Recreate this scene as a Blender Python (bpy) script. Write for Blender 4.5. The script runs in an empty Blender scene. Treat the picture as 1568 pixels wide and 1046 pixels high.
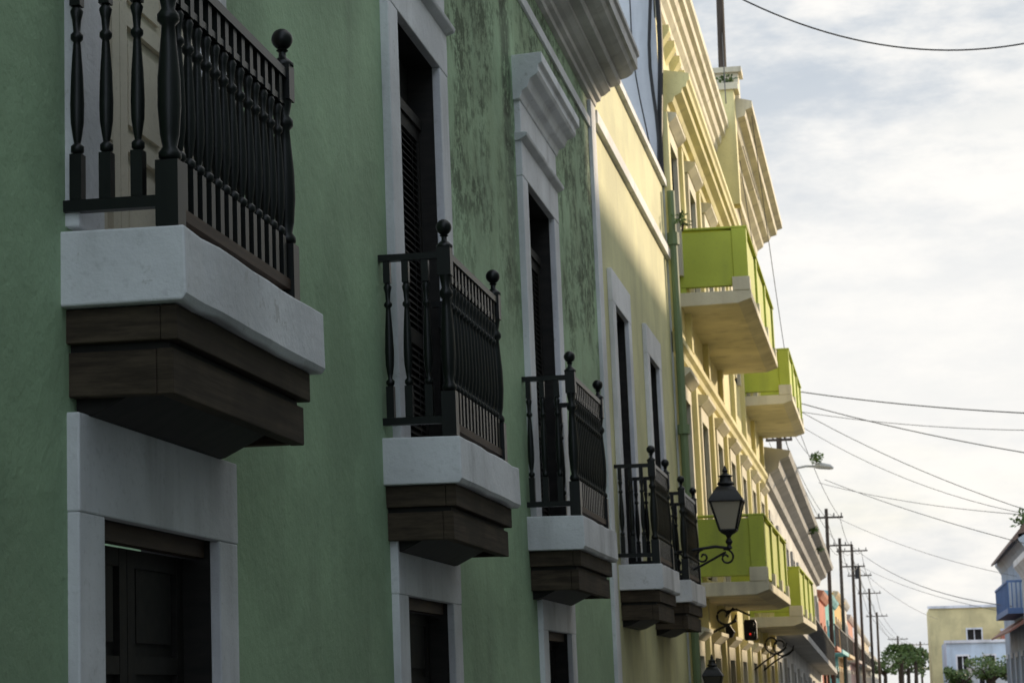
import bpy, bmesh, math, random
from mathutils import Vector, Matrix
random.seed(4)
D=3.2; B=0.02; EYE=1.6
scene=bpy.context.scene
# ------------------------------------------------------------------ camera
rho=math.radians(1.2); psi=math.radians(10.085); pit=math.radians(9.479)
F=Vector((-math.sin(psi)*math.cos(pit),math.cos(psi)*math.cos(pit),math.sin(pit)))
R0=Vector((math.cos(psi),math.sin(psi),0)); U0=R0.cross(F)
c,s=math.cos(rho),math.sin(rho)
R=R0*c-U0*s; U=U0*c+R0*s
cam=bpy.data.cameras.new("camera"); cob=bpy.data.objects.new("camera",cam)
scene.collection.objects.link(cob); scene.camera=cob
cam.sensor_width=36; cam.lens=3200/1568*36; cam.clip_end=3000; cam.clip_start=0.1
cam.dof.use_dof=True; cam.dof.focus_distance=11.0; cam.dof.aperture_fstop=8.0
cob.matrix_world=Matrix((( R.x,U.x,-F.x,0),(R.y,U.y,-F.y,0),(R.z,U.z,-F.z,EYE),(0,0,0,1)))
# ------------------------------------------------------------------ materials
def newmat(name):
    m=bpy.data.materials.new(name); m.use_nodes=True
    nt=m.node_tree; return m,nt,nt.nodes["Principled BSDF"]
def N(nt,t,**k):
    n=nt.nodes.new(t)
    for a,b in k.items(): setattr(n,a,b)
    return n
def noise(nt,vec,scale,detail=4,sc=(1,1,1),rough=.55):
    if sc!=(1,1,1):
        mp=N(nt,"ShaderNodeMapping"); mp.inputs["Scale"].default_value=sc
        nt.links.new(vec,mp.inputs[0]); vec=mp.outputs[0]
    n=N(nt,"ShaderNodeTexNoise"); n.inputs["Scale"].default_value=scale; n.inputs["Detail"].default_value=detail
    n.inputs["Roughness"].default_value=rough
    nt.links.new(vec,n.inputs[0]); return n.outputs[0]
def mrange(nt,v,a,b,c_=0.,d=1.):
    r=N(nt,"ShaderNodeMapRange"); r.interpolation_type='SMOOTHSTEP'
    for i,x in zip(range(1,5),(a,b,c_,d)): r.inputs[i].default_value=x
    nt.links.new(v,r.inputs[0]); return r.outputs[0]
def mixc(nt,fac,A,Bc):
    mx=N(nt,"ShaderNodeMix",data_type='RGBA')
    for sock,v in ((mx.inputs[0],fac),(mx.inputs[6],A),(mx.inputs[7],Bc)):
        if hasattr(v,"default_value") or hasattr(v,"is_linked"): nt.links.new(v,sock)
        elif isinstance(v,(int,float)): sock.default_value=v
        else: sock.default_value=(*v,1) if len(v)==3 else v
    return mx.outputs[2]
def mul(nt,a,b,op='MULTIPLY'):
    n=N(nt,"ShaderNodeMath",operation=op)
    for i,v in enumerate((a,b)):
        if isinstance(v,(int,float)): n.inputs[i].default_value=v
        else: nt.links.new(v,n.inputs[i])
    return n.outputs[0]
def paint(name,col,var=.18,streak=.25,rough=.75,bump=.25,dirt=(.10,.10,.08),moss=False,bscale=9,simple=False,chips=None):
    m,nt,bs=newmat(name)
    vec=N(nt,"ShaderNodeTexCoord").outputs["Object"]
    big=noise(nt,vec,.8,3)
    dark=tuple(x*(1-var*1.6) for x in col); lite=tuple(min(1,x*(1+var*.6)) for x in col)
    cc=mixc(nt,mrange(nt,big,.3,.7),dark,lite)
    if not simple:
        st=noise(nt,vec,2.4,4,(1,1,.13)); fine=noise(nt,vec,26,2)
        cc=mixc(nt,mul(nt,mrange(nt,st,.50,.76),streak),cc,dirt)
        cc=mixc(nt,mul(nt,mrange(nt,fine,.55,.8),.18),cc,dirt)
    if chips:
        cc=mixc(nt,mul(nt,mrange(nt,noise(nt,vec,5,6,rough=.75),.62,.66),.6),cc,chips)
    if moss:
        sep=N(nt,"ShaderNodeSeparateXYZ"); nt.links.new(vec,sep.inputs[0])
        zz=mrange(nt,sep.outputs[2],4.3,5.8); yy=mrange(nt,sep.outputs[1],14.8,16.2)
        reg=mul(nt,zz,yy)
        n1=mrange(nt,noise(nt,vec,.9,4,(1,.9,.8),.6),.42,.52); n2=mrange(nt,noise(nt,vec,8,8,(1,.8,.8),.82),.46,.54)
        n5=mul(nt,reg,mrange(nt,noise(nt,vec,1.6,5,(1,1,.45),.65),.40,.62))
        cc=mixc(nt,mul(nt,n5,.5),cc,(.17,.22,.12))
        cc=mixc(nt,mul(nt,mul(nt,reg,mul(nt,n1,n2)),.9),cc,(.04,.07,.028))
        d1=mul(nt,sep.outputs[1],-18.62,'ADD'); d1=mul(nt,d1,d1); d1=mrange(nt,d1,0.0,.12,1.,0.)
        n3=mul(nt,mul(nt,d1,mrange(nt,sep.outputs[2],5.0,6.0)),mrange(nt,noise(nt,vec,7,6,rough=.75),.38,.52))
        cc=mixc(nt,mul(nt,n3,.9),cc,(.025,.038,.018))
        n4=mrange(nt,noise(nt,vec,.55,3,(1,1,1.5)),.5,.53)
        cc=mixc(nt,mul(nt,n4,.14),cc,tuple(x*1.5 for x in col))
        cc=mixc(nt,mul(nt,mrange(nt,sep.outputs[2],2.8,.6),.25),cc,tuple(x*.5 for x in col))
    nt.links.new(cc,bs.inputs["Base Color"]); bs.inputs["Roughness"].default_value=rough
    bs.inputs["Specular IOR Level"].default_value=.3
    if bump and not simple:
        b1=N(nt,"ShaderNodeBump"); b1.inputs["Strength"].default_value=bump; b1.inputs["Distance"].default_value=.03
        nt.links.new(noise(nt,vec,bscale,5,rough=.65),b1.inputs["Height"]); nt.links.new(b1.outputs[0],bs.inputs["Normal"])
    return m
def wood(name,col,col2,rough=.6,spec=.4,axis=(8,.6,8),bump=True):
    m,nt,bs=newmat(name); vec=N(nt,"ShaderNodeTexCoord").outputs["Object"]
    g=noise(nt,vec,3,5,axis,.65)
    cc=mixc(nt,mrange(nt,g,.3,.7),col,col2)
    if bump: cc=mixc(nt,mul(nt,mrange(nt,noise(nt,vec,2.0,4),.42,.66),.6),cc,tuple(x*.7 for x in col))
    nt.links.new(cc,bs.inputs["Base Color"]); bs.inputs["Roughness"].default_value=rough
    bs.inputs["Specular IOR Level"].default_value=spec
    if bump:
        b1=N(nt,"ShaderNodeBump"); b1.inputs["Strength"].default_value=.35; b1.inputs["Distance"].default_value=.005
        nt.links.new(g,b1.inputs["Height"]); nt.links.new(b1.outputs[0],bs.inputs["Normal"])
    return m
GREEN=paint("green_stucco",(.345,.485,.305),.13,.22,moss=True,bump=.4)
LIME=paint("pale_lime_stucco",(.66,.64,.36),.12,.2)
YEL=paint("yellow_stucco",(.76,.68,.33),.1,.22)
YELB=paint("lime_yellow_paint",(.50,.57,.085),.08,.2,bump=.1)
CREAM=paint("cream_trim",(.72,.66,.49),.12,.38,dirt=(.2,.17,.12))
WHITE=paint("white_trim_paint",(.80,.80,.82),.14,.42,bump=.3,dirt=(.22,.21,.2),chips=(.52,.51,.5))
WHITEO=paint("aged_white_cornice",(.62,.60,.58),.15,.6,dirt=(.2,.18,.16))
BLUEW=paint("pale_grey_stucco",(.70,.72,.75),.1,.5,dirt=(.3,.33,.36))
BROWN=wood("weathered_brown_beam",(.040,.030,.021),(.088,.066,.045),.8,.2,(1.2,.35,10))
BROWND=wood("dark_brown_rail",(.04,.022,.014),(.08,.048,.03),.6,bump=False)
DARK=wood("black_green_paint",(.004,.0055,.005),(.008,.010,.009),.38,.35,(3,3,.6),bump=False)
SHUT=wood("dark_shutter_wood",(.010,.009,.008),(.022,.019,.016),.6,.3,(1,4,4),bump=False)
IVORY=paint("ivory_door_paint",(.68,.62,.50),.1,.2)
IRON=wood("black_iron",(.008,.008,.008),(.018,.018,.018),.5,.4,bump=False)
ROOF=paint("roof_screed",(.3,.28,.25),.2,.3,simple=True)
POLE=wood("weathered_pole_wood",(.05,.04,.03),(.09,.07,.055),.8,.2,(6,6,.4),bump=False)
def plain(name,col,rough=.6): return paint(name,col,.1,.15,rough,0,simple=True)
# ------------------------------------------------------------------ geometry helpers
def P(u,z,w): return (-D+w-B*z,u,z+EYE)
class G:
    def __init__(s): s.v=[];s.f=[];s.mi=[];s.m=[]
    def mat(s,m):
        if m not in s.m: s.m.append(m)
        return s.m.index(m)
    def add(s,vs,fs,m):
        o=len(s.v); s.v+=vs; i=s.mat(m)
        for f in fs: s.f.append(tuple(o+k for k in f)); s.mi.append(i)
    def box(s,u0,u1,z0,z1,w0,w1,m,fn=P):
        vs=[fn(u,z,w) for u in (u0,u1) for z in (z0,z1) for w in (w0,w1)]
        s.add(vs,[(0,1,3,2),(4,6,7,5),(0,4,5,1),(2,3,7,6),(0,2,6,4),(1,5,7,3)],m)
    def prof(s,u0,u1,pr,m,fn=P,e0=0.,e1=0.):
        n=len(pr)
        vs=[fn(u0+e0*w,z,w) for w,z in pr]+[fn(u1-e1*w,z,w) for w,z in pr]
        fs=[(i,(i+1)%n,n+(i+1)%n,n+i) for i in range(n)]+[tuple(range(n))[::-1],tuple(range(n,2*n))]
        s.add(vs,fs,m)
    def lathe(s,u,w,z0,pr,m,n=8,fn=P):
        vs=[];fs=[]
        for r,dz in pr:
            for k in range(n):
                a=2*math.pi*k/n; vs.append(fn(u+r*math.cos(a),z0+dz,w+r*math.sin(a)))
        for i in range(len(pr)-1):
            for k in range(n):
                k2=(k+1)%n; fs.append((i*n+k,i*n+k2,(i+1)*n+k2,(i+1)*n+k))
        fs.append(tuple(range(n))[::-1]); fs.append(tuple((len(pr)-1)*n+k for k in range(n)))
        s.add(vs,fs,m)
    def tube(s,pts,r,m,n=6):
        vs=[];fs=[];pts=[Vector(p) for p in pts]
        for i,p in enumerate(pts):
            t=(pts[min(i+1,len(pts)-1)]-pts[max(i-1,0)]).normalized()
            a=t.orthogonal().normalized() if abs(t.z)>.95 else t.cross(Vector((0,0,1))).normalized()
            b=t.cross(a); rr=r[i] if isinstance(r,(list,tuple)) else r
            for k in range(n):
                an=2*math.pi*k/n; vs.append(tuple(p+a*rr*math.cos(an)+b*rr*math.sin(an)))
        for i in range(len(pts)-1):
            for k in range(n):
                k2=(k+1)%n; fs.append((i*n+k,i*n+k2,(i+1)*n+k2,(i+1)*n+k))
        fs.append(tuple(range(n))[::-1]); fs.append(tuple((len(pts)-1)*n+k for k in range(n)))
        s.add(vs,fs,m)
    def leaves(s,cx,cy,cz,rx,ry,rz,n,size,m,rng=random):
        for _ in range(n):
            while True:
                a=Vector((rng.uniform(-1,1),rng.uniform(-1,1),rng.uniform(-1,1)))
                if a.length<1: break
            p=Vector((cx+a.x*rx,cy+a.y*ry,cz+a.z*rz)); q=Vector((rng.uniform(-1,1),rng.uniform(-1,1),rng.uniform(-.6,1))).normalized()*size*rng.uniform(.5,1.2)
            r=q.orthogonal().normalized()*size*.3
            s.add([tuple(p),tuple(p+q*.5+r),tuple(p+q),tuple(p+q*.5-r)],[(0,1,2,3)],m)
    def ob(s,name,parent=None,bevel=0,smooth=False):
        me=bpy.data.meshes.new(name); me.from_pydata(s.v,[],s.f)
        for m in s.m: me.materials.append(m)
        for p,i in zip(me.polygons,s.mi): p.material_index=i
        bm=bmesh.new(); bm.from_mesh(me); bmesh.ops.recalc_face_normals(bm,faces=bm.faces); bm.to_mesh(me); bm.free()
        o=bpy.data.objects.new(name,me); scene.collection.objects.link(o)
        if parent: o.parent=parent
        if smooth:
            me.polygons.foreach_set("use_smooth",[True]*len(me.polygons))
            md=o.modifiers.new("es",'EDGE_SPLIT'); md.split_angle=math.radians(50)
        if bevel:
            md=o.modifiers.new("bv",'BEVEL'); md.width=bevel; md.segments=2; md.limit_method='ANGLE'; md.angle_limit=math.radians(40)
        return o
def empty(name):
    e=bpy.data.objects.new(name,None); scene.collection.objects.link(e); return e
def wall(g,u0,u1,z0,z1,holes,m,w=0.,depth=.35,mr=None,fn=P):
    us=sorted({u0,u1,*[h[0] for h in holes],*[h[1] for h in holes]})
    zs=sorted({z0,z1,*[h[2] for h in holes],*[h[3] for h in holes]})
    us=[x for x in us if u0<=x<=u1]; zs=[x for x in zs if z0<=x<=z1]
    for i in range(len(us)-1):
        for j in range(len(zs)-1):
            a,b=us[i],us[i+1]; c_,d=zs[j],zs[j+1]; mu=(a+b)/2; mz=(c_+d)/2
            if any(h[0]<mu<h[1] and h[2]<mz<h[3] for h in holes): continue
            g.add([fn(a,c_,w),fn(b,c_,w),fn(b,d,w),fn(a,d,w)],[(0,1,2,3)],m)
    for h in holes:
        a,b,c_,d=h[:4]; q=w-depth; mm=(h[4] if len(h)>4 else mr) or m
        for e in ([(a,c_),(a,d)],[(b,c_),(b,d)],[(a,c_),(b,c_)],[(a,d),(b,d)]):
            (p1,p2)=e; g.add([fn(*p1,w),fn(*p2,w),fn(*p2,q),fn(*p1,q)],[(0,1,2,3)],mm)
def baluster(g,u,w,z0,H,m,k=1.):
    g.box(u-.023*k,u+.023*k,z0,z0+.2*H,w-.023*k,w+.023*k,m)
    g.box(u-.021*k,u+.021*k,z0+.86*H,z0+H,w-.021*k,w+.021*k,m)
    pr=[(.014,.2),(.026,.215),(.026,.235),(.013,.25),(.018,.28),(.026,.34),(.028,.42),(.024,.55),(.016,.68),(.014,.70),(.025,.715),(.025,.73),(.014,.745),(.018,.80),(.026,.835),(.014,.86)]
    g.lathe(u,w,z0,[(r*k,d*H) for r,d in pr],m,8)
def post(g,u,w,z0,H,m):
    k=H/1.16
    g.box(u-.048,u+.048,z0,z0+.27*k,w-.048,w+.048,m)
    pr=[(.03,.27),(.047,.285),(.047,.305),(.03,.33),(.040,.38),(.049,.50),(.047,.62),(.034,.77),(.028,.84),(.046,.86),(.046,.885),(.028,.91),(.036,.95),(.042,.985)]
    g.lathe(u,w,z0,[(r,d*k) for r,d in pr],m,12)
    g.box(u-.045,u+.045,z0+.985*k,z0+H,w-.045,w+.045,m)
    g.lathe(u,w,z0+H,[(.055,0),(.056,.012),(.038,.03),(.02,.045),(.018,.07),(.03,.08),(.02,.09)],m,12)
    R_=.053; cz=.09+R_*.9
    g.lathe(u,w,z0+H,[(max(.002,R_*math.sin(math.pi*i/10)),cz-R_*math.cos(math.pi*i/10)) for i in range(11)],m,14)
def balcony(u0,u1,zt,wd=.52,sh=.31,inset=.38,H=1.23):
    e=empty("wooden_balcony")
    g=G()
    n=9; rr=random.Random(int(u0*10)); us=[u0+(u1-u0)*i/n for i in range(n+1)]
    secs=[]
    for u in us:
        j=rr.uniform(-.009,.009); secs.append([(-.05,zt),(wd+j*.4,zt-.004+j*.5),(wd+.004+j*.6,zt-sh*.9),(wd-.016+j,zt-sh+j*.8),(-.05,zt-sh)])
    vs=[P(u,z,w) for u,sec in zip(us,secs) for w,z in sec]; fs=[]
    for i in range(n):
        for k in range(5): fs.append((i*5+k,i*5+(k+1)%5,(i+1)*5+(k+1)%5,(i+1)*5+k))
    fs+=[tuple(range(5)),tuple(n*5+k for k in range(5))]
    g.add(vs,fs,WHITE); g.ob("floor_slab",e,.009)
    g=G(); zb=zt-sh
    for k,(ins,dz0,dz1) in enumerate(((.05,0,.145),(.078,.172,.36))):
        a=u0+ins; b=u1-ins-.04; wo=wd-ins
        g.box(a,b,zb-dz1,zb-dz0-.002,wo-.07,wo,BROWN)
        g.box(a+.003,a+.07,zb-dz1+.002,zb-dz0-.004,-.03,wo-.072,BROWN)
        g.box(b-.07,b-.003,zb-dz1+.002,zb-dz0-.004,-.03,wo-.072,BROWN)
    g.box(u0+.10,u1-.15,zb-.18,zb-.14,-.03,wd-.10,SHUT)
    g.prof(u0+.16,u1-.24,[(-.03,zb-.15),(wd-.16,zb-.181),(wd-.2,zb-.3),(.08,zb-.42),(-.03,zb-.44)],SHUT)
    g.ob("support_beams",e,.006)
    g=G(); a=u0+.05; b=u1-inset; wr=wd-.07
    zl=zt+.045; zr=zt+H-.075; zn=zt+.085
    g.box(a+.05,b-.05,zl,zl+.05,wr-.03,wr+.03,BROWND); g.box(a,b,zr,zr+.045,wr-.034,wr+.034,DARK); g.box(a,b,zr-.13,zr-.10,wr-.018,wr+.018,DARK)
    for uu in (a,b):
        g.box(uu-.024,uu+.024,zn+.001,zn+.049,-.02,wr-.03,DARK); g.box(uu-.028,uu+.028,zr+.001,zr+.044,-.02,wr-.035,DARK)
        for k in (.12,.4,.7): baluster(g,uu,wr*k,zn+.05,zr-zn-.05,DARK,1.1)
        post(g,uu,wr,zt,H,DARK)
    n=max(7,int(round((b-a)/.118)))
    for i in range(1,n): baluster(g,a+(b-a)*i/n+rr.uniform(-.004,.004),wr,zl+.05,zr-zl-.05,DARK,1.1)
    g.ob("railing",e,0,True)
    return e
def louvre_leaf(g,u0,u1,z0,z1,w,m,step=.05):
    st=.07
    g.box(u0,u0+st,z0,z1,w-.04,w,m); g.box(u1-st,u1,z0,z1,w-.04,w,m)
    zs=[z0,z0+(z1-z0)*.34,z1-.1]
    for z in zs: g.box(u0+st,u1-st,z,z+.1,w-.038,w-.002,m)
    for za,zb in ((zs[0]+.1,zs[1]),(zs[1]+.1,zs[2])):
        n=int((zb-za)/step)
        for i in range(n):
            z=za+(i+.5)*(zb-za)/n
            g.add([P(u0+st,z+.022,w-.032),P(u1-st,z+.022,w-.032),P(u1-st,z-.022,w-.004),P(u0+st,z-.022,w-.004)],[(0,1,2,3)],m)
    g.box(u0+st,u1-st,z0,z1,w-.05,w-.045,m)
def panel_leaf(g,u0,u1,z0,z1,w,m,npan=4):
    st=.09; g.box(u0,u1,z0,z1,w-.05,w-.03,m)
    g.box(u0,u0+st,z0,z1,w-.03,w,m); g.box(u1-st,u1,z0,z1,w-.03,w,m)
    h=(z1-z0)/npan
    for i in range(npan+1):
        z=min(z0+i*h,z1-.08); g.box(u0+st,u1-st,z,z+.08,w-.03,w-.002,m)
        if i<npan: g.box(u0+st+.05,u1-st-.05,z+.14,z+h-.06,w-.03,w-.012,m)
def frame(g,o,fw,ft,m,w=.05,zbot=None,fwr=None):
    a,b,z0,z1=o[:4]; zb=z0 if zbot is None else zbot; fwr=fw if fwr is None else fwr
    g.box(a-fw,a,zb,z1,-.01,w,m); g.box(b,b+fwr,zb,z1,-.01,w,m); g.box(a-fw-.003,b+fwr+.003,z1,z1+ft,-.01,w+.003,m)
def hood(g,a,b,z,m):
    g.prof(a-.02,b+.02,[(-.01,z),(.05,z),(.12,z+.035),(.13,z+.07),(-.01,z+.09)],m,e0=-.3,e1=-.3)
    g.prof(a+.02,b-.02,[(-.01,z+.091),(.06,z+.091),(.06,z+.40),(-.01,z+.40)],m)
    g.prof(a-.02,b+.02,[(-.01,z+.401),(.07,z+.401),(.09,z+.47),(.15,z+.50),(.18,z+.58),(.25,z+.61),(.27,z+.64),(.27,z+.70),(.31,z+.72),(.31,z+.82),(-.01,z+.84)],m,e0=-.35,e1=-.35)
# ------------------------------------------------------------------ green house
house=empty("green_townhouse"); U1=24.7
upper=[(8.16,9.6,1.9,4.95,IVORY),(13.84,15.25,1.65,4.76,SHUT),(19.25,20.85,1.55,4.80,SHUT)]
lower=[(8.16,9.66,-1.55,.74,SHUT),(13.66,15.12,-1.55,.64,SHUT),(19.4,20.85,-1.55,.55,SHUT)]
g=G(); wall(g,-4,U1,-1.6,7.5,upper+lower,GREEN)
g.box(-4,U1,7.49,8.2,-9,-.002,GREEN)
g.add([P(U1,-1.6,0),P(U1,7.5,0),P(U1,7.5,-9),P(U1,-1.6,-9)],[(0,1,2,3)],GREEN)
g.ob("walls",house)
g=G(); CP=[(-.02,7.06),(.05,7.08),(.06,7.13),(.11,7.15),(.12,7.20),(.17,7.22),(.22,7.26),(.24,7.27),(.24,7.31),(.35,7.33),(.37,7.36),(.37,7.40),(.45,7.42),(.52,7.46),(.55,7.51),(.59,7.52),(.59,7.66),(.62,7.68),(.62,7.74),(-.02,8.25)]
g.prof(-4,U1+.08,CP,WHITEO); g.ob("cornice",house,.003)
g=G(); g.box(-4,U1-.35,6.70,6.82,-.01,.03,WHITE); g.box(U1-.38,U1,-1.6,7.05,-.01,.045,WHITE); g.ob("corner_strip",house,.006)
g=G()
for o in upper:
    frame(g,o,.29,.34,WHITE,.06); hood(g,o[0]-.29,o[1]+.29,o[3]+.34,WHITE)
g.ob("upper_door_frames",house,.008)
g=G()
for o in lower: frame(g,o,.28,.40,WHITE,.05)
g.ob("lower_door_frames",house,.008)
g=G()
for i,o in enumerate(upper):
    mid=(o[0]+o[1])/2
    if i==0:
        panel_leaf(g,o[0]+.08,mid-.005,o[2],o[3],-.14,IVORY,5); panel_leaf(g,mid+.005,o[1],o[2],o[3],-.14,IVORY,5)
        for q in (.25,.5): louvre_leaf(g,o[0]+.002,o[0]+.07,o[2],o[3],-.02-q*.1,SHUT)
    else:
        g.box(o[0],o[1],o[3]-.5,o[3]-.42,-.2,-.10,SHUT)
        louvre_leaf(g,o[0],mid-.005,o[2],o[3]-.5,-.12,SHUT); louvre_leaf(g,mid+.005,o[1],o[2],o[3]-.5,-.12,SHUT); g.box(o[0],o[1],o[3]-.42,o[3],-.25,-.2,SHUT)
for o in lower:
    mid=(o[0]+o[1])/2; g.box(o[0],o[1],o[3]-.08,o[3],-.1,-.03,BROWND)
    panel_leaf(g,o[0],mid-.005,o[2],o[3]-.08,-.14,SHUT); panel_leaf(g,mid+.005,o[1],o[2],o[3]-.08,-.14,SHUT)
g.ob("doors",house)
balcony(7.82,9.92,1.87,H=1.17); balcony(13.25,15.42,1.65,H=1.26); balcony(18.75,21.05,1.56,H=1.32)
# ------------------------------------------------------------------ lime house
h2=empty("pale_lime_townhouse"); U2=33.4
up2=[(25.8,27.1,1.5,4.78,SHUT),(29.5,30.8,1.47,4.7,SHUT)]
g=G(); wall(g,U1+.001,U2,-1.6,8.1,up2,LIME,w=-.01); g.box(U1+.1,U2,6.0,8.1,-.3,-.012,LIME); g.box(U1+.1,U2,5.7,5.75,-9,-.3,ROOF)
g.ob("walls",h2)
g=G(); g.box(U1+.101,U2,8.101,8.22,-.35,.06,WHITE); g.box(U1+.101,U2,6.88,7.05,-.02,.06,WHITE); g.ob("parapet_bands",h2,.006)
g=G()
for o in up2: frame(g,o,.3,.42,WHITE,.05)
g.ob("door_frames",h2,.006)
g=G()
for o in up2:
    mid=(o[0]+o[1])/2; louvre_leaf(g,o[0],mid-.005,o[2],o[3],-.12,SHUT); louvre_leaf(g,mid+.005,o[1],o[2],o[3],-.12,SHUT)
g.ob("doors",h2)
balcony(25.25,27.3,1.48,H=1.25); balcony(28.9,31.1,1.46,H=1.25)
# ------------------------------------------------------------------ yellow house
h3=empty("yellow_apartment_house"); U3=57.
PIPE=plain("green_pipe",(.17,.23,.12))
g=G(); hs=[]
for i in range(7):
    u=33.95+i*3.4
    hs+= [(u,u+1.15,-1.6,.5),(u,u+1.15,1.9,4.7),(u,u+1.15,6.95,9.0)]
wall(g,U2,U3,-1.6,12.0,hs,YEL,w=.02,depth=.3,mr=SHUT)
g.add([P(U2,-1.6,0.02),P(U2,12,.02),P(U2,12,-9),P(U2,-1.6,-9)],[(0,1,2,3)],BLUEW)
g.add([P(U3,-1.6,0.02),P(U3,12,.02),P(U3,12,-9),P(U3,-1.6,-9)],[(0,1,2,3)],YEL)
g.box(U2,U3,11.5,11.6,-9,-.01,ROOF); g.ob("walls",h3)
g=G()
g.prof(U2+.3,U3,[(0,9.45),(.1,9.5),(.12,9.6),(.2,9.63),(.24,9.72),(.36,9.78),(.38,9.86),(.44,9.88),(.46,9.96),(.5,10.0),(.5,10.1),(0,10.2)],YEL)
for a,b,k,dz in ((U2,44.0,.62,-.1),(44.45,U3,1.3,.45)):
    g.prof(a,b,[(0,11.1+dz),(.08*k,11.12+dz),(.1*k,11.22+dz),(.18*k,11.26+dz),(.2*k,11.4+dz),(.32*k,11.5+dz),(.34*k,11.6+dz),(.45*k,11.65+dz),(.5*k,11.78+dz),(.62*k,11.82+dz),(.64*k,11.95+dz),(.75*k,12.0+dz),(.75*k,12.15+dz),(0,12.4+dz)],CREAM)
g.box(44.01,44.44,10.21,12.75,0,.62,YEL); g.box(43.95,44.5,12.751,12.9,-.05,.72,CREAM)
g.prof(U2,U3,[(0,5.35),(.08,5.4),(.1,5.5),(.16,5.55),(.16,5.65),(0,5.7)],YEL)
for u in (44.6,50,U3-.6): g.box(u,u+.5,12.6,13.3,.2,.7,CREAM); g.box(u-.08,u+.58,13.301,13.42,.12,.78,CREAM)
for i in range(11):
    u=U2+.4+i*.9; g.prof(u,u+.3,[(.0,10.6),(.2,10.9),(.2,11.0),(.0,11.0)],YEL)
g.ob("cornices",h3)
g=G()
for o in hs:
    frame(g,o,.2,.25,CREAM,.10); g.prof(o[0]-.25,o[1]+.25,[(0,o[3]+.251),(.12,o[3]+.26),(.25,o[3]+.38),(.25,o[3]+.44),(0,o[3]+.48)],CREAM)
for i in range(8):
    u=35.9+(i-1)*3.4
    if u<U2: u=U2+.05
    g.box(u,u+.3,-1.6,5.3,.0,.14,YEL); g.box(u,u+.3,5.75,9.4,0,.12,YEL)
g.ob("window_frames",h3)
g=G()
for o in hs: louvre_leaf(g,o[0],o[1],o[2],o[3],-.1,SHUT,.1)
g.ob("shutters",h3)
g=G(); g.tube([P(U2-.12,z,.13) for z in (8.0,7.6,6,3,0,-1.5)],.065,PIPE,8); g.tube([P(U2-.12,7.1,.13),P(U2-.12,7.3,.13)],.10,PIPE,8); g.tube([P(U2-.12,4.0,.13),P(U2-.12,4.15,.13)],.1,PIPE,8)
g.tube([P(U2-.06,z,.04+.05*math.sin(z*1.3)) for z in [12.5-i*.4 for i in range(12)]],.045,IRON,8)
g.tube([P(U2-.15,z,-.06+.04*math.sin(z*2.3)) for z in [12.5-i*.4 for i in range(11)]],.03,IRON,6)
g.tube([P(U2-.1,z,-.45+.3*(12-z)/4+.05*math.sin(z*1.7)) for z in [12-i*.4 for i in range(10)]],.012,IRON,5)
g.ob("drain_pipes_and_cables",h3)
def cbalcony(u0,u1,zb,wd=1.2,ph=1.3):
    e=empty("masonry_balcony"); g=G(); t=.14
    g.prof(u0,u1,[(0,zb),(wd-.2,zb+.02),(wd-.02,zb+.08),(wd+.03,zb+.1),(wd+.03,zb+.24),(0,zb+.24)],CREAM); g.ob("floor_slab",e,.01)
    g=G(); z0=zb+.34; z1=zb+ph
    g.box(u0+.05,u0+.05+t,z0,z1,0.0,wd-.25,YELB); g.box(u1-.05-t,u1-.05,z0,z1,0,wd-.25,YELB)
    g.box(u0+.3,u1-.3,z0,z1,wd-t-.04,wd-.04,YELB)
    g.box(u0+.06,u0+.19,zb+.24,z0-.001,0,.12,YELB)
    n=3
    for i in range(n+1):
        u=u0+.02+(u1-u0-.29)*i/n
        g.box(u,u+.25,zb+.48,z1+.03,wd-.25,wd,YELB)
        g.box(u-.03,u+.28,zb+.241,zb+.479,wd-.28,wd+.02,CREAM)
    g.box(u0+.02,u1-.02,z1+.031,z1+.07,wd-.27,wd+.02,YELB); g.box(u0+.02,u0+.24,z1+.032,z1+.069,0,wd-.271,YELB)
    g.ob("parapet",e,.01)
cbalcony(35.2,43.4,6.42); cbalcony(50,56.9,6.62); cbalcony(35.2,42.6,1.48); cbalcony(48.3,56.6,1.3)
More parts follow.
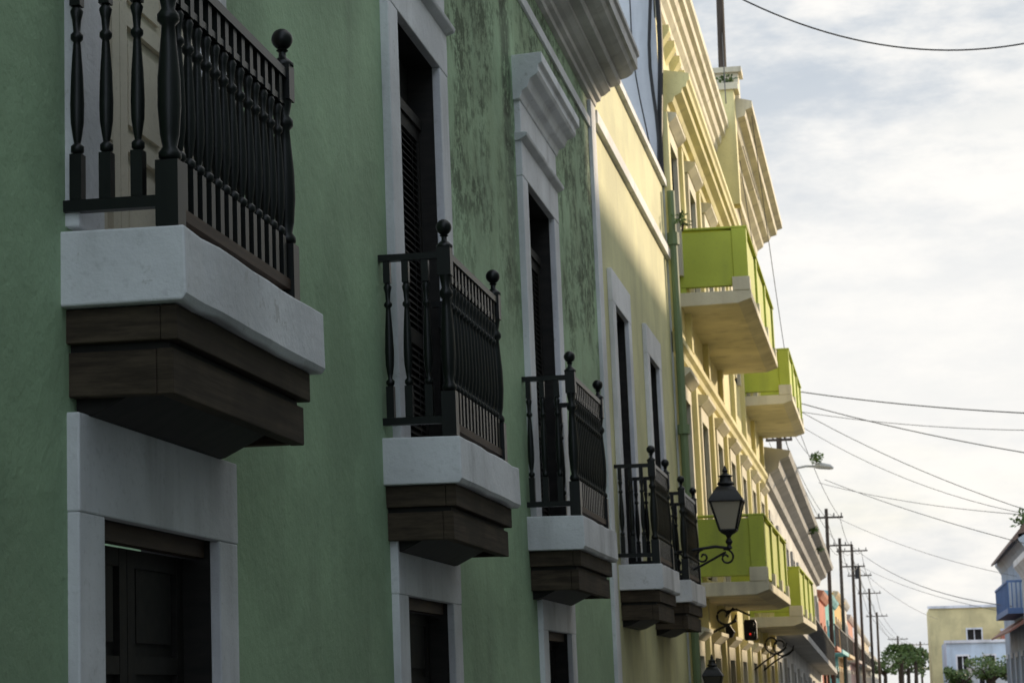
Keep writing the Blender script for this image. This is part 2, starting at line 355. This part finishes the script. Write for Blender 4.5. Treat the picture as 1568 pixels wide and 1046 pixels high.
# ------------------------------------------------------------------ far left row
def rowhouse(u0,u1,zt,col,trim,bal=True,drop=0.):
    fn=lambda u,z,w:P(u,z-(u-u0)*drop,w)
    e=empty("row_house"); W=paint("row_paint",col,.12,.25,bump=0); T=paint("row_trim",trim,.1,.4,bump=0)
    g=G(); hs=[]; n=max(1,int((u1-u0)/4)); st=(u1-u0)/n
    for i in range(n):
        u=u0+(i+.5)*st-.6
        hs.append((u,u+1.2,-1.6,.7))
        if zt>4: hs.append((u,u+1.2,zt-4.2 if zt<7 else 2,zt-1.6 if zt<7 else 4.5))
    wall(g,u0,u1,-2.6,zt,hs,W,fn=fn,mr=SHUT)
    for u in (u0,u1): g.add([P(u,-1.6,0),fn(u,zt,0),fn(u,zt,-9),P(u,-1.6,-9)],[(0,1,2,3)],W)
    g.box(u0,u1,zt-.3,zt-.2,-9,-.05,ROOF,fn); g.ob("walls",e)
    g=G(); g.prof(u0+.02,u1-.02,[(-.01,zt-.75),(.15,zt-.7),(.2,zt-.5),(.45,zt-.35),(.5,zt-.15),(.75,zt-.05),(.8,zt+.1),(-.01,zt+.25)] if drop else [(-.01,zt-.35),(.1,zt-.3),(.25,zt-.1),(.3,zt+.05),(-.01,zt+.1)],T,fn)
    for o in hs:
        a,b,z0,z1=o; g.box(a-.18,a,z0,z1,-.01,.08,T,fn); g.box(b,b+.18,z0,z1,-.01,.08,T,fn); g.box(a-.18,b+.18,z1,z1+.25,-.01,.083,T,fn)
    g.ob("cornice_and_frames",e)
    g=G()
    for o in hs: g.box(*o,-.3,-.25,SHUT,fn)
    g.ob("shutters",e)
    if bal and zt>4:
        g=G(); a=u0+st*.3; b=u1-st*.3; z=1.7; g.box(a,b,z-.2,z,0,.7,T,fn)
        k=a
        while k<b: g.box(k,k+.03,z,z+.95,.62,.65,IRON,fn); k+=.25
        g.box(a,b,z+.95,z+1,.6,.67,IRON,fn); g.ob("balcony",e)
rowhouse(57.1,95,6.2,(.66,.63,.56),(.45,.43,.39),drop=.03)
rowhouse(95.1,105,4.1,(.55,.13,.06),(.6,.25,.15))
rowhouse(105.1,122,4.5,(.10,.45,.42),(.3,.6,.6))
rowhouse(122.1,140,5.2,(.72,.40,.08),(.65,.5,.3))
rowhouse(140.1,155,5.5,(.66,.62,.54),(.6,.58,.52))
rowhouse(155.1,175,4.9,(.60,.22,.14),(.6,.5,.45))
rowhouse(175.1,215,5.0,(.46,.52,.65),(.6,.57,.52))
rowhouse(215.1,280,5.0,(.68,.55,.38),(.6,.57,.52))
rowhouse(280.1,400,4.0,(.52,.56,.5),(.6,.57,.52))
# ------------------------------------------------------------------ opposite side
def opp(name,u0,u1,zt,col,depth=9,x=0,trim=None):
    e=empty(name); W=paint(name+"_paint",col,.12,.25,bump=0); fn=lambda u,z,w:(4.3+x-w,u,z+EYE); T=trim or WHITE
    g=G(); hs=[]; n=max(1,int((u1-u0)/3.5)); st=(u1-u0)/n
    for i in range(n):
        u=u0+(i+.5)*st-.6; z=-1.6
        while z+3<zt: hs.append((u,u+1.2,z+(.0 if z<-1 else .3),z+2.5)); z+=3.7
    wall(g,u0,u1,-1.6,zt,hs,W,fn=fn)
    for u in (u0,u1): g.add([fn(u,-1.6,0),fn(u,zt,0),fn(u,zt,-depth),fn(u,-1.6,-depth)],[(0,1,2,3)],W)
    g.add([fn(u0,zt,-depth),fn(u1,zt,-depth),fn(u1,-1.6,-depth),fn(u0,-1.6,-depth)],[(0,1,2,3)],W)
    g.add([fn(u0,zt-.1,0),fn(u1,zt-.1,0),fn(u1,zt-.1,-depth),fn(u0,zt-.1,-depth)],[(0,1,2,3)],ROOF)
    g.ob("walls",e)
    g=G()
    for o in hs:
        g.box(*o,-.3,-.25,SHUT,fn)
        g.box(o[0]-.15,o[0],o[2],o[3],0,.05,T,fn); g.box(o[1],o[1]+.15,o[2],o[3],0,.05,T,fn); g.box(o[0]-.15,o[1]+.15,o[3],o[3]+.2,0,.053,T,fn)
    g.prof(u0,u1,[(-.01,zt-.5),(.1,zt-.3),(.25,zt-.1),(.25,zt+.1),(-.01,zt+.15)],T,fn)
    g.ob("shutters_and_trim",e); return e,fn
opp("unseen_sage_townhouse",-8,15.9,11.5,(.36,.42,.36))  # unseen houses, added with heights set to shade the green facade
opp("unseen_cream_townhouse",16,36.5,11.2,(.58,.56,.48))
opp("unseen_ochre_townhouse",36.6,46.5,9.4,(.6,.5,.35))  # out of view, height sets the shadow edge on the lime wall
opp("grey_townhouse",46.6,72,3.8,(.5,.5,.5))  # kept low to let sun onto the yellow facade
e,fn=opp("blue_balcony_house",76,94,5.0,(.34,.42,.52),x=.45,trim=plain("grey_blue_trim",(.4,.45,.5)))
BLU=plain("blue_balcony_paint",(.13,.22,.42))
g=G(); g.box(77,86,2.35,2.55,0,.7,BLU,fn); g.box(77,86,3.45,3.53,.62,.7,BLU,fn)
k=77
while k<=86: g.box(k,k+.05,2.55,3.45,.63,.68,BLU,fn); k+=.22
for k in (.05,.2,.35,.5): g.box(77,77.05,2.55,3.45,k,k+.04,BLU,fn)
g.box(77,77.06,3.45,3.53,0,.62,BLU,fn)
RED=plain("canopy_red",(.25,.12,.09))
g.prof(76,90,[(0,2.1),(.75,1.65),(.75,1.72),(0,2.25)],RED,fn); g.prof(76,92,[(0,5.1),(.5,4.8),(.5,4.9),(0,5.5)],plain("roof_tile",(.16,.11,.09)),fn)
g.ob("balcony",e)
def block(name,x0,x1,y0,y1,zt,col,wins):
    e=empty(name); W=paint(name+"_paint",col,.1,.2,bump=0); fn=lambda u,z,w:(u,y0-w,z+EYE)
    g=G(); hs=wins; wall(g,x0,x1,-1.6,zt,hs,W,fn=fn)
    for x in (x0,x1): g.add([(x,y0,0),(x,y1,0),(x,y1,zt+EYE),(x,y0,zt+EYE)],[(0,1,2,3)],W)
    g.add([(x0,y1,0),(x1,y1,0),(x1,y1,zt+EYE),(x0,y1,zt+EYE)],[(0,1,2,3)],W)
    g.add([(x0,y0,zt+EYE-.1),(x1,y0,zt+EYE-.1),(x1,y1,zt+EYE-.1),(x0,y1,zt+EYE-.1)],[(0,1,2,3)],ROOF)
    g.ob("walls",e)
    g=G(); g.box(x0-.15,x1+.15,zt-.1,zt+.12,.002,.2,WHITE,fn)
    for h in hs: g.box(*h,-.3,-.25,SHUT,fn); g.box(h[0]-.12,h[1]+.12,h[3],h[3]+.15,0,.06,WHITE,fn); g.box(h[0]-.12,h[1]+.12,h[2]-.12,h[2],0,.06,WHITE,fn); g.box(h[0]-.12,h[0],h[2],h[3],0,.061,WHITE,fn); g.box(h[1],h[1]+.12,h[2],h[3],0,.061,WHITE,fn); g.box((h[0]+h[1])/2-.04,(h[0]+h[1])/2+.04,h[2],h[3],-.25,-.2,WHITE,fn)
    g.ob("windows_and_trim",e)
block("yellow_corner_house",3.2,9.8,190,205,6.5,(.74,.63,.33),[(6.4,7.6,3.6,4.5)])
block("red_corner_house",9.2,13,186,189.9,4.3,(.5,.18,.12),[(10,11,2.,3.)])
block("pale_blue_low_house",3.9,9,165,180,3.0,(.60,.70,.80),[(4.7,5.5,.7,1.9),(6.7,7.5,.7,1.9)])
block("white_low_house",5.2,9.,150,160,1.0,(.7,.7,.7),[(5.7,6.5,-1,.3)])
# ------------------------------------------------------------------ ground
def sheet(name,x0,x1,y0,y1,z,m):
    g=G(); g.add([(x0,y0,z),(x1,y0,z),(x1,y1,z),(x0,y1,z)],[(0,1,2,3)],m); return g.ob(name)
sheet("ground",-1500,1500,-300,2500,0,paint("ground_soil",(.16,.15,.12),simple=True))
sheet("road",-2.0,3.1,-100,430,.004,paint("asphalt",(.05,.05,.052),.2,.1,simple=True))
PAV=paint("pavement_concrete",(.3,.29,.27),.15,.2,simple=True)
def slab3(name,x0,x1,y0,y1,z0,z1,m):
    g=G(); g.add([(x,y,z) for x in (x0,x1) for y in (y0,y1) for z in (z0,z1)],[(0,1,3,2),(4,6,7,5),(0,4,5,1),(2,3,7,6),(0,2,6,4),(1,5,7,3)],m); return g.ob(name)
slab3("pavement",-3.3,-2.0,-100,430,.002,.14,PAV); slab3("pavement",3.1,4.4,-100,430,.002,.14,PAV)
# ------------------------------------------------------------------ street lantern
LGL,nt,bs=newmat("frosted_lantern_glass"); bs.inputs["Base Color"].default_value=(.66,.60,.48,1); bs.inputs["Roughness"].default_value=.35
tr=N(nt,"ShaderNodeBsdfTranslucent"); tr.inputs[0].default_value=(.85,.80,.68,1); ms=N(nt,"ShaderNodeMixShader"); ms.inputs[0].default_value=.5
nt.links.new(bs.outputs[0],ms.inputs[1]); nt.links.new(tr.outputs[0],ms.inputs[2]); nt.links.new(ms.outputs[0],nt.nodes["Material Output"].inputs[0])
DGL=plain("silhouette_lantern_glass",(.06,.055,.045),.3)  # silhouette darkness put into the glass colour of the small lantern
def lantern(u,z,wl,k=1.,glass=LGL):
    e=empty("wall_street_lantern")
    def ring(r,dz,rot=math.pi/4): return [P(u+r*k*math.cos(a+rot),z+dz*k,wl+r*k*math.sin(a+rot)) for a in (0,math.pi/2,math.pi,1.5*math.pi)]
    g=G(); vs=ring(.17,.08)+ring(.335,.52); g.add(vs,[(0,1,5,4),(1,2,6,5),(2,3,7,6),(3,0,4,7)],glass); g.ob("glass",e)
    g=G()
    a=ring(.175,.075); b=ring(.345,.525)
    for i in range(4):
        g.tube([a[i],b[i]],.018*k,IRON); g.tube([a[i],a[(i+1)%4]],.018*k,IRON); g.tube([b[i],b[(i+1)%4]],.022*k,IRON)
    q=[ring(.38,.52),ring(.37,.55),ring(.27,.66),ring(.20,.74),ring(.12,.78)]
    vs=sum(q,[]); fs=[]
    for j in range(4):
        for i in range(4): fs.append((j*4+i,j*4+(i+1)%4,j*4+4+(i+1)%4,j*4+4+i))
    fs+=[(0,1,2,3),(16,17,18,19)]; g.add(vs,fs,IRON)
    g.lathe(u,wl,z,[(r*k,d*k) for r,d in [(.13,.78),(.14,.80),(.10,.84),(.09,.90),(.12,.92),(.05,.95),(.03,.98),(.05,1.0),(.03,1.03),(.01,1.08)]],IRON,10)
    g.lathe(u,wl,z,[(r*k,d*k) for r,d in [(.02,-.22),(.05,-.2),(.03,-.15),(.06,-.1),(.03,-.04),(.05,.0),(.12,.04),(.13,.08)]],IRON,10)
    g.lathe(u,wl,z,[(.025*k,.08*k),(.025*k,.2*k),(.05*k,.25*k),(.04*k,.36*k)],IRON,8)
    g.ob("lantern_frame",e,0,True)
    g=G(); zz=z-.2*k
    g.tube([P(u,zz-.05,0),P(u,zz-.02,wl*.4),P(u,zz+.03,wl*.8),P(u,zz,wl)],.026*k,IRON)
    def spiral(cw,cz,r,turns,a0,d=1):
        return [P(u,cz+r*(1-t)*math.sin(a0+d*t*turns*2*math.pi),cw+r*(1-t)*math.cos(a0+d*t*turns*2*math.pi)) for t in [i/28*.85 for i in range(29)]]
    g.tube(spiral(wl*.25,zz-.22*k,.17*k,1.6,math.pi/2,-1),.02*k,IRON); g.tube(spiral(wl*.62,zz-.12*k,.11*k,1.5,math.pi/2,1),.018*k,IRON)
    g.tube(spiral(wl*.95,zz-.14*k,.13*k,1.5,math.pi*.6,-1),.018*k,IRON)
    g.tube([P(u,zz-.55*k,.02),P(u,zz-.4*k,wl*.3),P(u,zz-.25*k,wl*.6),P(u,zz-.05,wl*.95)],.02*k,IRON)
    g.tube([P(u,zz+.12,.02),P(u,zz-.6*k,.02)],.035*k,IRON)
    g.ob("scroll_bracket",e,0,True)
lantern(29.9,2.12,1.0,.92)
lantern(33.0,-.15,.40,.6,DGL)
e=empty("traffic_signal"); g=G()
g.tube([P(39.6,1.35,.0),P(39.6,1.42,.35),P(39.6,1.3,.6)],.022,IRON)
g.prof(39.5,39.75,[(.49,.84),(.69,.84),(.71,.88),(.71,1.16),(.68,1.22),(.50,1.22),(.48,1.16),(.48,.88)],IRON)
for z in (.95,1.12): g.tube([P(39.5,z,.6),P(39.36,z,.6)],[.075,.08],IRON,10)
g.prof(39.5,39.7,[(-.02,.85),(.25,.9),(.3,1.0),(.2,1.15),(-.02,1.15)],IRON); g.tube([P(39.6,1.2,.05),P(39.6,1.45,.3)],.022,IRON); g.ob("housing",e)
RL,nt,bs=newmat("red_signal_lens"); bs.inputs["Base Color"].default_value=(.5,.02,.02,1); bs.inputs["Emission Color"].default_value=(1,.03,.02,1); bs.inputs["Emission Strength"].default_value=.6
g=G(); g.tube([P(39.355,.95,.6),P(39.345,.95,.6)],.02,RL,10); g.ob("lens",e)
def scroll(u,z,w,r):
    e=empty("iron_scroll_bracket"); g=G()
    g.tube([P(u,z-r*(1-t)*math.sin(8*t),w+r*(1-t)*math.cos(8*t)) for t in [i/24*.85 for i in range(25)]],.022,IRON)
    g.tube([P(u,z-2*r,0.02),P(u,z-1.3*r,w*.6),P(u,z-.1,w+r)],.022,IRON); g.ob("scroll",e)
scroll(48.6,.95,.5,.3); scroll(52,.95,.5,.3); scroll(36,1.2,.4,.2)
# ------------------------------------------------------------------ poles, wires
def pole(x,y,z0,z1,r=.13,arms=((.5,.9),),xf=0):
    e=empty("utility_pole"); g=G()
    g.tube([(x,y,z0),(x,y,(z0+z1)/2),(x,y,z1)],[r,r*.85,r*.7],POLE,8)
    for dz,l in arms:
        z=z1-dz; g.tube([(x-l,y,z),(x+l,y,z)],.05,POLE,5)
        for k in (-.9,-.45,.45,.9): g.tube([(x+l*k,y,z),(x+l*k,y,z+.2)],.03,IRON,5)
    if xf: g.tube([(x+.3,y,z1-2.2),(x+.3,y,z1-1.4)],.18,IRON,8)
    g.ob("pole_and_crossarm",e)
pole(-3.12,45,12.5,20.5,.10,((.6,.8),))
pole(-3.5,71,6.5,10.9,.12,((.5,.55),(1.1,.45)))
pole(-2.75,96.5,0,9.5,.11,((.4,.75),))
pole(-2.7,118,0,9.6,.12,((.4,.7),))
pole(-2.4,138,0,10.5,.13,((.4,1.),(1.4,.8)),xf=1)
pole(-2.3,160,0,10.0,.13,((.4,.9),))
pole(-1.9,185,0,9.7,.14,((.4,1.),))
pole(-1.6,220,0,8.8,.15,((.4,1.1),))
pole(.5,280,0,7.6,.17,((.4,1.3),(1.4,1.1)))
pole(3.6,300,0,7.2,.17,((.4,1.2),))
e=empty("overhead_wires"); g=G()
def wire(a,b,sag,r=.012,n=14):
    g.tube([(a[0]+(b[0]-a[0])*t,a[1]+(b[1]-a[1])*t,a[2]+(b[2]-a[2])*t-4*sag*t*(1-t)) for t in [i/n for i in range(n+1)]],r,IRON,4)
wire((-3.1,45,17.0),(5.5,45,15.7),1.1,.018,30)
wire((-3.1,45,19.5),(6,38,17.5),.5,.008)
wire((-2.3,57,9.5),(4.3,49,7.55),.1,.014)
wire((-2.3,57,9.2),(4.3,49,6.5),.12,.012)
wire((-2.3,57,8.95),(4.3,49,7.2),.15,.008)
wire((-2.3,57,9.0),(4.3,49,5.0),.25,.009)
wire((-2.3,57,8.6),(4.3,49,5.1),.45,.007)
wire((-2.0,70,8.3),(4.3,49,4.3),.15,.010)
wire((-2.2,70,8.2),(4.3,49,5.2),.2,.008)
wire((-2.7,96.5,9.3),(4.6,80,5.4),.3,.009); wire((-2.4,138,10.4),(4.4,80,4.3),.7,.018); wire((-2.4,138,9.4),(4.6,80,4.0),.4,.011)
wire((-2.4,138,9.4),(3.5,170,6.5),.5,.015)
pl=[(-3.12,45,14.2),(-3.5,71,10.6),(-2.75,96.5,9.3),(-2.7,118,9.4),(-2.4,138,10.3),(-2.3,160,9.8),(-1.9,185,9.5),(-1.6,220,8.6),(.5,280,7.4),(3.6,300,7.)]
for a,b in zip(pl,pl[1:]):
    for off,dz in ((-.6,-.2),(0,-.25),(.6,-.2),(.3,-1.2)):
        wire((a[0]+off,a[1],a[2]+dz),(b[0]+off,b[1],b[2]+dz),.35,.007+.00006*a[1])
wire((-3.3,45,13.6),(-3.1,57,10.2),.2,.010); wire((-3.1,45,16),(-2.8,41,13.2),.15,.012); wire((-3.1,45,15),(-2.6,48,12.8),.1,.01)
wire((-3.0,71,10.0),(-1.7,62,7.9),.2,.011)
g.ob("wires",e)
e=empty("street_lamp"); g=G()
g.tube([(-3.2,62,7.2),(-2.9,62,7.85),(-2.3,62,7.95),(-1.95,62,7.93)],.035,plain("galvanised_arm",(.35,.37,.38)),6)
g.tube([(-2.05,62,7.93),(-1.9,62,7.95),(-1.6,62,7.9),(-1.5,62,7.86)],[.05,.10,.08,.03],plain("lamp_head_grey",(.45,.47,.48)),8); g.ob("arm_and_head",e)
# plants
LEAF,nt,bs=newmat("leaf_green"); vec=N(nt,"ShaderNodeTexCoord").outputs["Object"]
nt.links.new(mixc(nt,mrange(nt,noise(nt,vec,6,2),.35,.65),(.035,.07,.015),(.11,.17,.03)),bs.inputs["Base Color"]); bs.inputs["Roughness"].default_value=.6
def tuft(name,x,y,z,r,n,size):
    g=G(); g.leaves(x,y,z+r*.6,r,r,r*.8,n,size,LEAF); g.tube([(x,y,z-r*.6),(x,y,z+r*.5)],.02,POLE,5)
    g.ob(name)
tuft("wall_plant",-2.0,62,8.05,.2,90,.13); tuft("wall_plant",-2.72,76,6.95,.25,90,.15); tuft("wall_plant",-2.75,83,6.75,.2,70,.13)
tuft("roof_plant",-3.0,44.2,14.5,.18,70,.13); tuft("roof_plant",4.9,76.5,6.9,.5,220,.2); tuft("roof_plant",-3.05,33.2,9.0,.15,50,.09)
def tree(name,x,y,h,r,palm=False):
    e=empty(name); g=G(); g.tube([(x,y,0),(x+.1,y,h*.5),(x,y,h*.8)],[.3,.22,.12],POLE,7)
    if palm:
        for k in range(18):
            a=k*2.4; el_=random.uniform(.1,1.0); pts=[]
            for t in [i/6 for i in range(7)]:
                pts.append((x+math.cos(a)*r*t,y+math.sin(a)*r*t,h*.8+r*el_*t-1.3*r*t*t*.9))
            g.tube(pts,.03,LEAF,3)
            for p in pts[1:]: g.leaves(*p,.15,.15,.25,10,.5,LEAF)
    else:
        for k in range(6):
            a=k*1.05; g.tube([(x,y,h*.5),(x+math.cos(a)*r*.7,y+math.sin(a)*r*.7,h*.8)],[.12,.04],POLE,5)
        for k in range(14):
            a=random.uniform(0,6.28); q_=random.uniform(.1,1.)*r; rr_=random.uniform(.2,.4)*r; g.leaves(x+math.cos(a)*q_,y+math.sin(a)*q_,h*.75+random.uniform(-.15,.22)*h,rr_,rr_,rr_*.7,110,.22,LEAF)
    g.ob("trunk_and_crown",e)
tree("leafy_tree",-1.3,255,4.8,1.6); tree("palm_tree",.7,262,7.0,2.1,True); tree("palm_tree",2.5,275,6.6,2.0,True); tree("palm_tree",1.6,285,6.0,2.,True); tree("leafy_tree",1.6,290,5.2,2.2)
tree("leafy_tree",6.2,144,3.0,1.7); tree("leafy_tree",4.3,148,2.5,1.3); tree("leafy_tree",8,143,2.9,1.7)
# ------------------------------------------------------------------ sky / sun
el=math.radians(14); az=math.radians(32)
sd=Vector((math.sin(az)*math.cos(el),math.cos(az)*math.cos(el),math.sin(el)))
sun=bpy.data.lights.new("sun",'SUN'); sun.energy=4.0; sun.angle=math.radians(2); sun.color=(1,.82,.58)
so=bpy.data.objects.new("sun",sun); scene.collection.objects.link(so); so.rotation_euler=sd.to_track_quat('Z','Y').to_euler(); so.location=(20,40,40)
w=bpy.data.worlds.new("World"); scene.world=w; w.use_nodes=True; nt=w.node_tree; bg=nt.nodes["Background"]
sky=N(nt,"ShaderNodeTexSky",sky_type='NISHITA'); sky.sun_disc=False; sky.sun_elevation=el; sky.sun_rotation=az
bg.inputs[1].default_value=.1
tc=N(nt,"ShaderNodeTexCoord").outputs["Generated"]
dot=N(nt,"ShaderNodeVectorMath",operation='DOT_PRODUCT'); nt.links.new(tc,dot.inputs[0]); dot.inputs[1].default_value=sd
front=mrange(nt,dot.outputs["Value"],-.3,.8)
cl=mixc(nt,front,(11.6,13.0,15.0),(10.3,10.1,9.7))
cl2=mixc(nt,front,(9.0,10.4,12.6),(5.9,6.5,7.2))
sepw=N(nt,"ShaderNodeSeparateXYZ"); nt.links.new(tc,sepw.inputs[0])
hi=mrange(nt,sepw.outputs[2],.16,.30,.25,1.)
lo=mrange(nt,sepw.outputs[2],.16,.06,0,.9)
amt=mul(nt,hi,lo,'MAXIMUM')
cloud=mixc(nt,mul(nt,mrange(nt,noise(nt,tc,6,8,(1,1,2.8),.62),.38,.62),amt),cl,cl2)
hz=mrange(nt,sepw.outputs[2],.20,0.0,0.,.35)
cloud=mixc(nt,mul(nt,hz,front),cloud,(10.0,9.5,8.6))
n1=noise(nt,tc,3.2,5,(1,1,3.0),.6)
final=mixc(nt,mrange(nt,n1,.34,.50,.72,1),sky.outputs[0],cloud)
nt.links.new(final,bg.inputs[0])
scene.view_settings.view_transform='Standard'; scene.view_settings.look='None'; scene.view_settings.exposure=0
